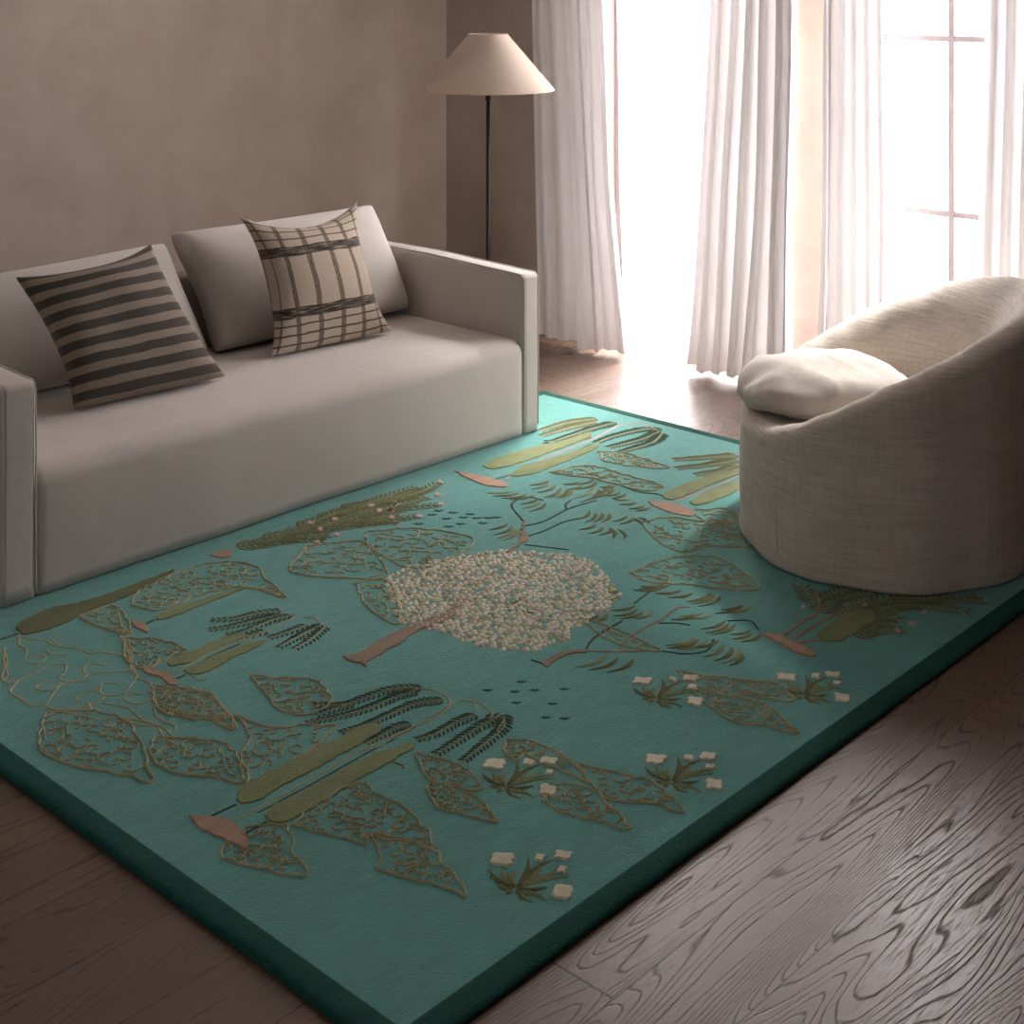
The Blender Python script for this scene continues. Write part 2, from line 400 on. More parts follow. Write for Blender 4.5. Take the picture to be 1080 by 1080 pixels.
# border: ring with rounded outer edge
prof=[(0.0,.001),(-.004,.004),(-.004,.009),(.000,.0135),(.006,.0158),(.02,.0165),(.040,.0165),(.048,.016),(.050,.0145),(.050,.001)]
V=[];Fc=[];npf=len(prof)
edge=[]
def edge_pts(a,b,n): return [(a[0]+(b[0]-a[0])*i/n,a[1]+(b[1]-a[1])*i/n) for i in range(n)]
cor=[(RX0,RY0),(RX1,RY0),(RX1,RY1),(RX0,RY1)]
for k in range(4): edge+= [(p,k) for p in edge_pts(cor[k],cor[(k+1)%4],90)]
for (p,k) in edge:
    for (o,z) in prof:
        wob=.0016*vnoise(p[0]*9,p[1]*9,2)+.0007*vnoise(p[0]*60,p[1]*60,2) if o<.045 else 0
        x=min(max(p[0],RX0+max(o,0)),RX1-max(o,0)); y=min(max(p[1],RY0+max(o,0)),RY1-max(o,0))
        if o<0:
            if p[0]<=RX0+1e-6: x+=o
            if p[0]>=RX1-1e-6: x-=o
            if p[1]<=RY0+1e-6: y+=o
            if p[1]>=RY1-1e-6: y-=o
        V.append((x+wob,y+wob,z+ (wob*.4 if z>.01 else 0)))
ne=len(edge)
for i in range(ne):
    for j in range(npf-1):
        a=i*npf+j; b=((i+1)%ne)*npf+j; Fc.append((a,b,b+1,a+1))
mesh_obj('border',loc(V),Fc,M['border'],rug)

# field with carved motifs, all in one mesh
FV=[];FF=[];FM=[];FLAT=set()
mats=[M['field']]+[M['m_'+k] for k in MOT]
MI={k:i+1 for i,k in enumerate(MOT)}
def addf(vs,fs,mi):
    b=len(FV); FV.extend(vs); 
    for f in fs: FF.append(tuple(b+i for i in f)); FM.append(mi)
e=BW-.001
nx,ny=60,48
gv=[(RX0+e+(RX1-RX0-2*e)*i/nx,RY0+e+(RY1-RY0-2*e)*j/ny,RT_Z) for j in range(ny+1) for i in range(nx+1)]
addf(gv,[(j*(nx+1)+i,j*(nx+1)+i+1,(j+1)*(nx+1)+i+1,(j+1)*(nx+1)+i) for j in range(ny) for i in range(nx)],0)
z0=RT_Z
def inside_rug(p): return RX0+e+.004<p[0]<RX1-e-.004 and RY0+e+.004<p[1]<RY1-e-.004
def W(crop,pts):
    ox,oy,s=crop; return [floor_at(ox+p[0]/s,oy+p[1]/s,z0) for p in pts]
def spline(pts,step=.006,wig=0,seed=0):
    if len(pts)<3: 
        pts=[pts[0],((pts[0][0]+pts[-1][0])/2,(pts[0][1]+pts[-1][1])/2),pts[-1]]
    P=[Vector(p) for p in pts]; P=[P[0]*2-P[1]]+P+[P[-1]*2-P[-2]]; out=[]
    for i in range(1,len(P)-2):
        n=max(2,int((P[i+1]-P[i]).length/step))
        for k in range(n):
            t=k/n; a,b,c,d=P[i-1],P[i],P[i+1],P[i+2]
            out.append(.5*((2*b)+(c-a)*t+(2*a-5*b+4*c-d)*t*t+(3*b-a-3*c+d)*t**3))
    out.append(P[-2])
    if wig: out=[Vector((p.x+wig*vnoise(p.x*55,p.y*55,seed),p.y+wig*vnoise(p.x*55,p.y*55,seed+9))) for p in out]
    return out
def cord(pts,w,mi,h=.0022,taper=False):
    n=len(pts)
    if n<2: return
    if not all(inside_rug(p) for p in pts):
        pts=[p for p in pts if inside_rug(p)]; n=len(pts)
        if n<2: return
    vs=[];fs=[]
    for i,p in enumerate(pts):
        t=(pts[min(i+1,n-1)]-pts[max(i-1,0)]); 
        if t.length<1e-7: t=Vector((1,0))
        t.normalize(); q=Vector((-t.y,t.x))
        k=1.0
        if taper: k=.25+.75*math.sin(PI*min(1,(n-1-i)/(n*.6))/2) if taper=='end' else math.sin(PI*(.12+.76*i/(n-1)))
        ww=w*k*(1+.15*vnoise(p.x*120,p.y*120,4))
        for o,zz in ((-.5,0),(-.3,.75),(0,1),(.3,.75),(.5,0)):
            vs.append((p.x+q.x*o*ww,p.y+q.y*o*ww,z0-.0002+zz*h))
    for i in range(n-1):
        for j in range(4): a=i*5+j; fs.append((a,a+1,a+6,a+5))
    addf(vs,fs,mi)
def S(crop,pts,w=.0055,col='tan',wig=0,h=.0022,taper=False): cord(spline(W(crop,pts),wig=wig),w,MI[col],h,taper)
def fill(poly,mi,h=.003,wig=.0036):
    P=spline(list(poly)+[poly[0]],step=.009)[:-1]
    P=[Vector((p.x+wig*vnoise(p.x*62,p.y*62,1),p.y+wig*vnoise(p.x*62,p.y*62,8))) for p in P]
    P=[p for p in P if inside_rug(p)]
    n=len(P)
    if n<3: return
    ar=sum(P[i].x*P[(i+1)%n].y-P[(i+1)%n].x*P[i].y for i in range(n))
    if ar<0: P.reverse()
    ins=[]
    for i in range(n):
        t=(P[(i+1)%n]-P[i-1]).normalized(); ins.append(P[i]+Vector((-t.y,t.x))*.0022)
    vs=[(p.x,p.y,z0-.0002) for p in P]+[(p.x,p.y,z0+h) for p in ins]
    fs=[(i,(i+1)%n,n+(i+1)%n,n+i) for i in range(n)]
    tri=tessellate_polygon([[Vector((p.x,p.y,0)) for p in ins]])
    fs+=[tuple(n+k for k in t) for t in tri]
    FLAT.update(range(len(FF),len(FF)+len(fs))); addf(vs,fs,mi)
def FL(crop,pts,col,h=.003): fill(W(crop,pts),MI[col],h)
def leaf(a,b,wd,mi,h=.003,bend=0.0,n=7):
    a=Vector(a);b=Vector(b)
    if not(inside_rug(a) and inside_rug(b)): return
    d=b-a; q=Vector((-d.y,d.x)); Ln=d.length
    if Ln<1e-5: return
    q.normalize(); vs=[];fs=[]
    for i in range(n):
        t=i/(n-1); c=a+d*t+q*bend*Ln*math.sin(PI*t); w=wd*math.sin(PI*min(1,max(.0,t**.8)))+.0004
        for o,zz in ((-.5,0),(0,1),(.5,0)): vs.append((c.x+q.x*w*o,c.y+q.y*w*o,z0-.0002+h*zz*(.4+.6*math.sin(PI*t))))
    for i in range(n-1):
        for j in range(2): k=i*3+j; fs.append((k,k+1,k+4,k+3))
    addf(vs,fs,mi)
def frond(crop,pts,col='dgreen',L=.016,gap=.0095,rach='tan',w=.0085,rw=.0035):
    L*=1.75; gap*=1.12; w*=1.12
    P=spline(W(crop,pts),step=gap)
    for i in range(len(P)-1):
        t=(P[i+1]-P[i]).normalized(); q=Vector((-t.y,t.x)); k=1-.45*(i/len(P))
        for s in (-1,1):
            d=(t*.75+q*s*.8).normalized()*L*k*random.uniform(.9,1.1); a=P[i]+q*s*.001
            leaf(a,a+d,w*k,MI[col],.003,bend=.08*s,n=5)
    cord(spline(W(crop,pts)),rw,MI[rach],.0034)
def inpoly(p,poly):
    c=False;n=len(poly)
    for i in range(n):
        a=poly[i];b=poly[i-1]
        if (a[1]>p[1])!=(b[1]>p[1]) and p[0]<(b[0]-a[0])*(p[1]-a[1])/(b[1]-a[1])+a[0]: c=not c
    return c
def cloud(crop,pts,s=.040,w=.0042,seed=0,col='tan',h=.0038):
    s*=.92
    poly=W(crop,pts); R=random.Random(seed+11)
    ol=spline(list(poly)+[poly[0]],step=.005,wig=.006,seed=seed); cord(ol,w*1.15,MI[col],h*1.1)
    xs=[p[0] for p in poly]; ys=[p[1] for p in poly]; r=0; y=min(ys)
    P2=[(p.x,p.y) for p in ol[::4]]
    while y<max(ys):
        x=min(xs)+(s/2 if r%2 else 0)
        while x<max(xs):
            c=Vector((x+R.uniform(-.25,.25)*s,y+R.uniform(-.25,.25)*s))
            if inpoly(c,P2):
                a0=R.uniform(0,2*PI); sg=R.choice((-1,1)); rr=s*R.uniform(.28,.5); pts2=[]
                for k in range(12):
                    t=k/11; rad=rr*1.15*(1-.6*t); a=a0+sg*t*4.6
                    q=c+Vector((math.cos(a),math.sin(a)))*rad; pts2.append(q)
                ext=pts2[0]+(pts2[0]-c).normalized()*s*.6+Vector((math.cos(a0+1.5),math.sin(a0+1.5)))*s*.3
                pl=[(ext.x,ext.y)]+[(q.x,q.y) for q in pts2]
                pl=[q for q in pl if inpoly(q,P2)]
                if len(pl)>3: cord(spline(pl,step=.006,wig=.002,seed=seed),w*.85,MI[col],h*.9)
            x+=s*.92
        y+=s*.78; r+=1
def blob(crop,x,y,rx,ry,col='pink',h=.0035):
    FL(crop,[(x+rx*math.cos(a)*random.uniform(.75,1.1),y+ry*math.sin(a)*random.uniform(.75,1.1)) for a in [k*PI/4 for k in range(8)]],col,h)

A=(160,680,2.7); K6=(300,700,4.154); K8=(500,760,4.5); K4=(480,660,2.571); Z=(0,600,5.4); K1=(0,560,3.0); K3=(360,480,3.6)
SW=(130,590,4.909); TL=(180,480,4.154); T5=(480,400,2.842); LB=(500,490,4.5); MB=(560,590,4.154); UC=(790,600,4.154)
# clouds
for i,(cr,pl,s) in enumerate([
 (A,[(280,85),(350,97),(420,95),(480,110),(510,150),(480,190),(420,200),(360,180),(320,130)],.045),
 (A,[(240,200),(330,235),(450,232),(520,240),(420,320),(300,385),(260,380),(250,320),(280,260)],.052),
 (A,[(0,130),(100,125),(170,150),(210,190),(240,240),(180,215),(100,210),(30,190)],.042),
 (A,[(270,520),(350,510),(395,530),(410,600),(445,660),(380,655),(290,630),(210,610),(205,570)],.038),
 (A,[(410,515),(440,470),(500,440),(560,400),(610,400),(660,440),(730,470),(805,578),(700,550),(620,545),(615,570),(540,550)],.040),
 (A,[(620,540),(700,560),(780,575),(830,620),(895,708),(830,690),(720,665),(650,640),(650,590)],.038),
 (A,[(750,310),(830,330),(890,350),(940,415),(860,400),(800,390),(770,350)],.032),
 (A,[(790,395),(860,405),(930,440),(985,505),(900,485),(820,465),(790,430)],.032),
 (K8,[(150,90),(260,100),(380,140),(450,190),(550,290),(440,250),(350,220),(250,160),(190,190),(140,150)],.040),
 (K8,[(380,310),(500,310),(570,340),(640,400),(740,512),(600,480),(450,445),(350,400),(330,370)],.040),
 (K8,[(490,205),(600,235),(720,260),(840,290),(900,330),(1000,440),(860,395),(650,380),(560,300)],.042),
 (K4,[(600,122),(700,140),(800,150),(880,160),(910,205),(800,190),(730,190),(650,160)],.036),
 (K4,[(640,175),(750,195),(830,210),(880,245),(925,293),(830,270),(750,260),(700,225)],.038),
 (K1,[(150,575),(300,570),(400,605),(440,660),(480,790),(400,775),(250,745),(150,710),(120,660)],.056),
 (K1,[(490,650),(600,660),(700,670),(770,740),(780,800),(680,780),(540,760),(480,710)],.050),
 (K1,[(390,340),(500,345),(590,380),(540,400),(480,430),(430,430),(400,400)],.045),
 (K1,[(480,490),(600,500),(680,530),(745,628),(640,590),(520,570),(490,540)],.045),
 (K1,[(250,270),(370,240),(410,325),(300,300)],.06),
 (K1,[(420,210),(480,170),(600,120),(700,100),(800,110),(850,160),(900,210),(780,180),(640,200),(520,250),(430,240)],.055),
 (TL,[(600,400),(820,380),(900,430),(950,540),(800,540),(620,530),(520,500)],.075),
 (K3,[(100,290),(300,280),(500,320),(400,400),(250,430),(100,340)],.062),
 (K3,[(50,485),(180,480),(220,640),(100,580)],.055),
 (T5,[(430,215),(520,225),(600,250),(640,268),(540,262),(450,245)],.035),
 (T5,[(280,280),(400,260),(520,290),(620,320),(560,335),(420,300)],.06),
 (T5,[(560,430),(640,415),(720,425),(840,430),(880,500),(760,500),(680,520),(600,480)],.06),
 (MB,[(430,60),(600,0),(800,-10),(940,60),(1000,130),(850,130),(700,110),(520,100)],.06),
 (T5,[(700,395),(820,390),(850,420),(780,440)],.055),
 (MB,[(220,260),(330,290),(420,330),(560,400),(450,390),(350,360)],.055),
]): cloud(cr,pl,s,seed=i,w=.0048 if i<13 else .0052)
# large curling cloud at the left corner
for pl in [[(100,375),(160,400),(250,410),(330,440),(440,455),(510,480),(590,475),(720,500),(740,540),(750,580),(780,610),(750,660),(700,710),(600,720),(570,690),(590,650),(680,655)],
 [(20,450),(40,520),(10,620),(60,650),(130,620),(210,590),(280,550),(370,545),(370,590),(340,620),(370,640),(460,635),(510,600),(620,590),(740,580)],
 [(100,640),(60,700),(120,740),(170,775),(260,770),(310,700),(350,660),(440,640)],[(260,780),(330,800),(440,790),(540,770),(590,730),(560,695),(480,705),(435,740),(450,755)],
 [(480,600),(480,560),(540,540),(600,550)],[(300,640),(230,650),(205,680),(270,695),(320,670)],[(270,790),(380,820),(480,840),(580,860),(700,850),(900,890),(1000,960),(1080,970)],
 [(590,765),(720,790),(800,850),(900,890)],[(780,625),(850,650),(870,700),(880,780),(900,850),(990,890),(990,930)],[(710,740),(760,710),(800,715)],[(710,740),(740,765),(800,765),(870,740)],
 [(680,380),(730,470),(750,540),(780,610)],[(730,380),(735,450),(750,520),(740,570)],[(670,210),(690,320),(740,360),(600,330),(480,310)],[(150,530),(220,540),(260,510),(230,490),(170,500)],
 [(110,380),(110,430),(150,460),(140,510)],[(290,400),(330,430),(380,450)],[(260,460),(300,490),(380,490)],[(520,800),(500,760),(520,800),(700,850),(800,890),(900,890)],[(30,450),(20,540),(40,600),(20,640)],
 [(900,900),(930,960),(1000,1000),(930,1020),(880,1060)]]:
    S(Z,pl,.0066,'tan',wig=.0015)
# willows
FL(A,[(103,487),(180,492),(235,505),(262,540),(278,570),(262,588),(235,570),(190,548),(140,525)],'rose')
FL(A,[(238,440),(250,410),(290,385),(370,345),(430,310),(520,270),(590,235),(640,225),(660,240),(620,270),(540,315),(460,360),(380,400),(330,430),(290,450),(255,455)],'olive')
FL(A,[(322,488),(345,460),(400,435),(480,390),(560,345),(640,310),(720,285),(750,285),(740,300),(680,335),(600,380),(530,425),(470,460),(420,490),(370,508),(335,505)],'olive')
S(A,[(240,455),(170,488)],.006,'dgreen'); S(A,[(325,505),(262,540)],.008,'dgreen')
S(A,[(240,502),(330,452),(460,380),(600,300),(700,255),(790,215),(845,180),(840,150),(800,130),(750,125)],.0062,'tan')
S(A,[(300,480),(460,395),(600,316),(690,270)],.003,'dgreen')
S(A,[(690,265),(740,240),(800,205),(845,175)],.005,'bark'); S(A,[(845,172),(880,160),(930,165),(965,190),(972,210)],.0062,'tan'); S(A,[(918,163),(925,190)],.005,'tan')
S(A,[(600,300),(640,295),(690,268)],.004,'tan'); S(A,[(690,335),(715,345),(715,355)],.005,'leaf')
for pl in [[(600,110),(480,110),(370,145),(260,180),(120,185)],[(580,120),(480,150),(360,200),(230,235),(90,262)],[(695,160),(580,175),(480,215),(370,265),(240,305)],[(555,265),(490,280),(420,320),(350,355)],
 [(840,225),(760,255),(660,310),(575,335)],[(930,240),(850,280),(750,345),(660,400)],[(960,225),(960,280),(880,350),(780,430)],[(880,240),(960,240),(930,300)],[(300,175),(220,200),(130,230)]]:
    frond(K6,pl,'dgreen',L=.0165,gap=.0105)
FL(SW,[(90,565),(140,558),(175,580),(230,585),(280,635),(270,658),(220,640),(180,610),(130,595)],'rose')
FL(SW,[(230,530),(270,505),(360,475),(460,430),(560,400),(640,390),(600,420),(520,455),(420,500),(340,540),(250,555)],'olive')
FL(SW,[(315,575),(380,545),(470,500),(560,470),(650,435),(740,425),(700,455),(600,500),(500,550),(420,590),(350,600)],'olive')
S(SW,[(275,590),(400,510),(540,445),(700,395),(830,330),(885,300),(880,285)],.005,'tan'); S(SW,[(315,600),(275,620)],.006,'dgreen'); S(SW,[(350,560),(470,495),(600,440)],.003,'dgreen')
S(SW,[(940,300),(990,305),(1030,340)],.005,'tan'); S(SW,[(350,590),(390,625),(430,620)],.005,'tan')
for pl in [[(815,268),(700,280),(570,310),(445,315)],[(800,292),(680,320),(550,350),(435,368)],[(865,290),(760,320),(640,370),(530,395)],[(740,370),(680,390),(610,410)],[(950,340),(850,380),(750,410)],[(1030,340),(930,390),(800,460)],[(1045,350),(980,410),(880,470)]]:
    frond(SW,pl,'dgreen',L=.016,gap=.0115)
FL(SW,[(165,310),(190,280),(260,255),(360,225),(480,185),(600,150),(640,140),(600,165),(500,205),(380,250),(270,295),(190,318)],'olive')
S(SW,[(160,315),(115,335)],.007,'dgreen'); FL(SW,[(40,322),(100,325),(125,350),(130,378),(85,360),(50,345)],'rose')
S(SW,[(620,145),(700,150),(780,170),(830,205)],.006,'tan')
FL(Z,[(85,350),(100,320),(180,270),(300,220),(420,200),(600,150),(760,90),(900,40),(1000,5),(950,50),(800,125),(650,190),(500,245),(380,310),(280,345),(150,375)],'leaf')
S(Z,[(0,405),(100,370)],.008,'dgreen')
FL(T5,[(0,275),(50,285),(110,297),(155,315),(150,325),(90,318),(30,295)],'rose')
FL(T5,[(80,260),(130,235),(230,205),(320,185),(400,160),(400,175),(300,215),(200,250),(120,270)],'olive')
FL(T5,[(165,290),(200,262),(280,240),(360,215),(430,195),(420,210),(340,245),(250,280),(190,293)],'olive')
S(T5,[(150,300),(250,245),(400,185),(470,150),(490,138),(560,135),(600,150)],.008,'pink'); S(T5,[(100,305),(250,262),(420,190)],.006,'leaf')
for pl in [[(425,118),(340,130),(255,155)],[(420,128),(340,147),(260,170)],[(480,130),(400,152),(300,185),(270,188)],[(400,168),(330,190),(290,210)],[(620,155),(570,150),(480,170),(425,190)],[(610,158),(560,180),(460,205)],[(622,162),(590,190),(500,218)]]:
    frond(T5,pl,'dgreen' if pl[0][0]>450 else 'leaf',L=.026,gap=.0105,w=.011,rw=.005)
FL(T5,[(575,368),(640,370),(690,385),(720,400),(710,412),(650,402),(600,382)],'rose')
FL(T5,[(620,350),(660,325),(730,300),(800,280),(850,270),(850,285),(760,320),(680,355),(640,362)],'olive')
FL(T5,[(700,370),(740,345),(845,305),(845,335),(760,370),(720,378)],'olive'); S(T5,[(660,365),(760,330),(850,290)],.008,'pink')
for pl in [[(848,228),(760,235),(655,242)],[(848,242),(760,257),(665,268)],[(848,258),(800,275),(720,287)]]: frond(T5,pl,'leaf',L=.026,gap=.0105,w=.011,rw=.005)
# flowering bush along the sofa
for pl in [[(290,405),(450,375),(700,350)],[(400,365),(600,335),(960,290)],[(500,345),(750,290),(960,240)],[(560,315),(800,240),(1080,180)],[(650,280),(850,215),(1080,140)],[(350,395),(550,370),(680,372)],[(750,260),(900,205),(1060,160)],[(560,330),(700,310),(1000,262)]]:
    frond(TL,pl,'leaf',L=.034,gap=.016,w=.013,rach='olive',rw=.007)
for pl in [[(0,200),(200,170),(340,130)],[(0,240),(150,210),(330,160)],[(100,225),(250,200),(370,190)],[(200,165),(300,140),(370,105)],[(0,255),(120,255),(290,232)]]:
    frond(K3,pl,'leaf',L=.032,gap=.016,w=.013,rach='olive',rw=.007)
for x,y in [(730,350),(640,383),(990,300),(615,298),(720,283),(655,327),(880,222),(915,245),(965,245),(985,215),(970,275)]: blob(TL,x,y,17,9)
for x,y in [(375,103),(365,152),(380,188),(205,188),(295,232),(210,262),(187,213)]: blob(K3,x,y,13,7)
FL(TL,[(170,440),(220,420),(270,415),(262,440),(225,452)],'rose')
# dark little sprigs
for cr,L_,sc in ((K4,[(180,155),(88,178),(163,182),(217,178),(297,175),(167,212),(265,215),(247,252),(298,255)],1),(K3,[(345,230),(400,245),(425,222),(295,265),(410,275),(465,240),(490,228),(515,243),(540,262),(560,242),(455,265),(590,240),(370,215)],1.4)):
    for x,y in L_:
        b=Vector(W(cr,[(x,y)])[0])
        for a in (-.9,-.2,.5,1.1):
            leaf(b,b+Vector((math.cos(a+.7),math.sin(a+.7)))*.016*sc,.005*sc,MI['dark'],.0025,n=5)
# great round tree
FL(K3,[(5,765),(60,755),(150,700),(250,650),(330,620),(390,600),(430,560),(450,570),(420,620),(360,645),(300,665),(200,730),(100,785),(95,810),(70,790),(30,785)],'bark')
S(K3,[(430,600),(500,510),(590,440)],.009,'bark'); S(K3,[(620,585),(660,560),(710,535)],.006,'dgreen'); S(K3,[(560,610),(640,590),(730,600)],.006,'dgreen')
can=W(K3,[(180,460),(260,420),(400,390),(520,370),(620,360),(760,370),(880,380),(960,410),(1010,470),(1060,530),(1010,590),(930,640),(850,700),(740,740),(620,740),(500,720),(400,680),(300,660),(220,640),(190,560),(170,500)])
xs=[p[0] for p in can]; ys=[p[1] for p in can]; s=.0172; y=min(ys); r=0
while y<max(ys):
    x=min(xs)+(s/2 if r%2 else 0)
    while x<max(xs):
        p=Vector((x+random.uniform(-.3,.3)*s,y+random.uniform(-.3,.3)*s))
        if inpoly(p,can) and random.random()<.93:
            a=random.gauss(.2,.7); L_=random.uniform(.017,.026)
            cc='pink' if random.random()<.05 else ('tan' if random.random()<.25 else 'cream')
            d=Vector((math.cos(a),math.sin(a)))*L_/2; leaf(p-d,p+d,random.uniform(.014,.020),MI[cc],.0046,n=5)
        x+=s
    y+=s*.87; r+=1
# leafy branch, far side of the great tree
FL(LB,[(150,415),(205,375),(220,335),(230,270),(245,268),(240,320),(262,345),(250,365),(215,385),(170,420)],'bark')
for pl in [[(235,270),(180,200),(200,170),(260,155),(330,170)],[(235,292),(330,270),(450,210),(580,170)],[(250,342),(340,312),(420,275),(500,255)],[(690,95),(780,130),(870,140),(920,160)],[(440,215),(435,190),(460,170)],[(240,380),(340,392),(450,405)]]:
    S(LB,pl,.0085,'dgreen')
lg=[((250,135),[(60,135),(90,150),(130,162),(170,168)]),((330,165),[(220,190),(230,210),(260,225)]),((390,88),[(265,100),(270,118),(300,135),(330,158)]),((450,108),[(350,162),(385,162),(412,162)]),
 ((600,85),[(480,98),(490,120),(470,165),(500,182),(530,172)]),((700,118),[(595,108),(595,130),(620,152),(652,162)]),((800,185),[(660,165),(690,190),(735,212),(765,222)]),((600,222),[(490,262),(525,277),(562,277),(600,277)]),
 ((625,290),[(500,310),(540,330),(590,337)]),((640,292),[(655,355)]),((680,302),[(712,358)]),((750,240),[(655,272),(690,285)]),((757,250),[(800,290),(835,282)]),((200,288),[(70,312),(95,335),(110,352),(132,362)]),
 ((520,90),[(420,95),(440,120)]),((660,90),[(560,150),(580,160)])]
def leaves(cr,G,wd,col='leaf'):
    for a,bs in G:
        n=len(bs)
        for i,b in enumerate(bs):
            mx=sum(q[0] for q in bs)/n; my=sum(q[1] for q in bs)/n; f=.85 if n>1 else 0
            st=(a[0]+(b[0]-mx)*f+(mx-a[0])*.10,a[1]+(b[1]-my)*f*.7+(my-a[1])*.10)
            pa,pb=W(cr,[st,b]); leaf(pa,pb,wd*random.uniform(.85,1.1),MI[col if random.random()<.75 else 'olive'],.005,bend=.14,n=9)
leaves(LB,lg,.017)
# leafy branch, near side of the great tree
FL(MB,[(40,455),(62,448),(100,422),(160,400),(240,397),(245,410),(170,418),(110,440),(75,472)],'bark')
S(MB,[(0,440),(45,455)],.006,'dgreen')
for pl,w in [([(240,403),(390,405),(550,400)],.0085),([(550,400),(620,408),(680,415),(770,400),(800,350)],.006),([(390,400),(430,345),(500,300),(570,265),(640,215),(700,210)],.009),([(240,395),(270,350),(330,310),(400,270)],.007),([(450,195),(510,150),(560,120)],.006),([(860,270),(960,270),(1000,310)],.006),([(560,280),(640,280),(700,290)],.006)]:
    S(MB,pl,w,'bark' if w>.008 else 'dgreen')
leaves(MB,[((405,420),[(190,475),(250,487),(330,497)]),((780,345),[(585,378),(600,390),(640,397),(700,390)]),((890,375),[(755,430),(800,447),(840,457)]),((930,400),[(868,468)]),((655,130),[(445,135),(480,118),(540,150),(600,168)]),((600,100),[(470,130)]),((395,145),[(340,180),(330,150)]),
 ((485,212),[(350,225),(360,250),(390,262)]),((545,225),[(450,262)]),((820,148),[(680,188),(700,197),(730,208)]),((770,235),[(615,265),(650,250),(700,262)]),((945,203),[(805,238),(830,222),(870,235)]),((885,268),[(740,308),(760,325),(790,332)]),((990,318),[(870,330),(880,350),(920,362)]),((325,235),[(230,270),(270,277)])],.017)
# tree beneath the armchair
for pl in [[(300,190),(400,130),(560,100)],[(400,210),(560,140),(750,130),(1000,120)],[(500,190),(700,160),(900,180),(970,190)],[(520,230),(600,210),(680,230)],[(450,290),(550,270),(680,270)],[(290,150),(250,100),(230,70)],[(600,150),(800,140),(1040,140)],[(420,230),(560,180),(660,190)],[(330,130),(420,90),(520,60)],[(480,270),(560,240),(640,240)]]:
    frond(UC,pl,'leaf',L=.030,gap=.015,w=.012,rach='olive',rw=.006)
FL(UC,[(300,290),(340,250),(420,200),(520,180),(560,220),(500,260),(430,305),(370,320),(310,310)],'olive')
FL(UC,[(40,285),(110,285),(200,320),(260,350),(300,380),(270,385),(190,360),(120,320)],'rose')
for pl in [[(150,292),(230,235),(290,200),(310,150),(290,100)],[(200,305),(300,240),(380,200),(520,130)],[(220,325),(310,310)]]: S(UC,pl,.014,'bark',h=.003)
for x,y,rx in [(715,240,24),(765,190,14),(1035,142,14),(655,272,14),(235,168,12),(505,160,12)]: blob(UC,x,y,rx,10)
# five flowering tufts, the same plant repeated
base=(195,800)
ends=[(70,710),(70,745),(130,690),(255,640),(200,700),(320,680),(380,660),(400,690),(450,745),(350,790),(350,860),(280,865),(225,855),(150,830),(110,790),(290,700),(420,725),(300,830),(160,720)]
fls=[(135,662,50,24),(315,652,24,15),(422,642,40,18),(425,707,22,14),(422,815,38,28)]
b0=Vector(W(K8,[base])[0]); E_=[Vector(p)-b0 for p in W(K8,ends)]
Fz=[[Vector(p)-b0 for p in W(K8,[(x+rx*math.cos(a)*(1.4 if k%3 else 1.0),y+ry*math.sin(a)*(1.4 if k%3 else 1.0)) for k,a in enumerate([q*PI/6+.25 for q in range(12)])])] for x,y,rx,ry in fls]
for bp,sc in (((543.3,937.8),1),((533,831),1),((708,825.5),1),((692,738),1),((847.5,734),1)):
    b=Vector(floor_at(*bp,z0))
    for i,q in enumerate(E_): leaf(b+q*.08,b+q*sc,.0128,MI['olive' if i%3 else 'leaf'],.0045,bend=.1*(-1)**i,n=8)
    for f in Fz: fill([tuple(b+q*sc) for q in f],MI['cream'],.004)
fo=mesh_obj('field',loc(FV),FF,mats,rug,smooth=True,midx=FM)
fo.data.polygons.foreach_set('use_smooth',[i not in FLAT for i in range(len(fo.data.polygons))])

# ------------------------------------------------------------ sofa
SX0,SX1,SY0,SY1=1.955,4.12,3.69,4.64; AT=.085
sx=(SX0+SX1)/2
sofa=thing('sofa','long greige linen slipcovered sofa with straight arms standing on the rug','sofa',(sx,(SY0+SY1)/2,0))
so=Vector((-sx,-(SY0+SY1)/2,0))
def sl(fn):
    return lambda x,y,z:(lambda p:(p[0]+so.x,p[1]+so.y,p[2]))(fn(x,y,z))
ZB=.021
def seat_fn(x,y,z):
    u=min(1,max(0,(x-2.05)/(4.035-2.05))); k=max(0,4*u*(1-u)); v=max(0,min(1,(y-SY0)/.75))
    if z>.2: z+= .014*k*math.sin(PI*min(1,v*.9+.1)) + .004*vnoise(x*4,y*5,1)
    # front swells a little at the top, falls straight to the hem
    if y<SY0+.15:
        y-= .014*math.sin(PI*min(1,max(0,(z-.02)/.36))**1.3)*(k**.3) 
        y+= .004*vnoise(x*3,z*4,5)+.0016*vnoise(x*11,z*3,7)
    return x,y,max(z,ZB)
V,Fc=rbox_data(2.032,4.062,SY0+.003,4.50,-.05,.372,.058,.045,sl(seat_fn)); 
seat=mesh_obj('seat',V,Fc,M['sofa'],sofa)
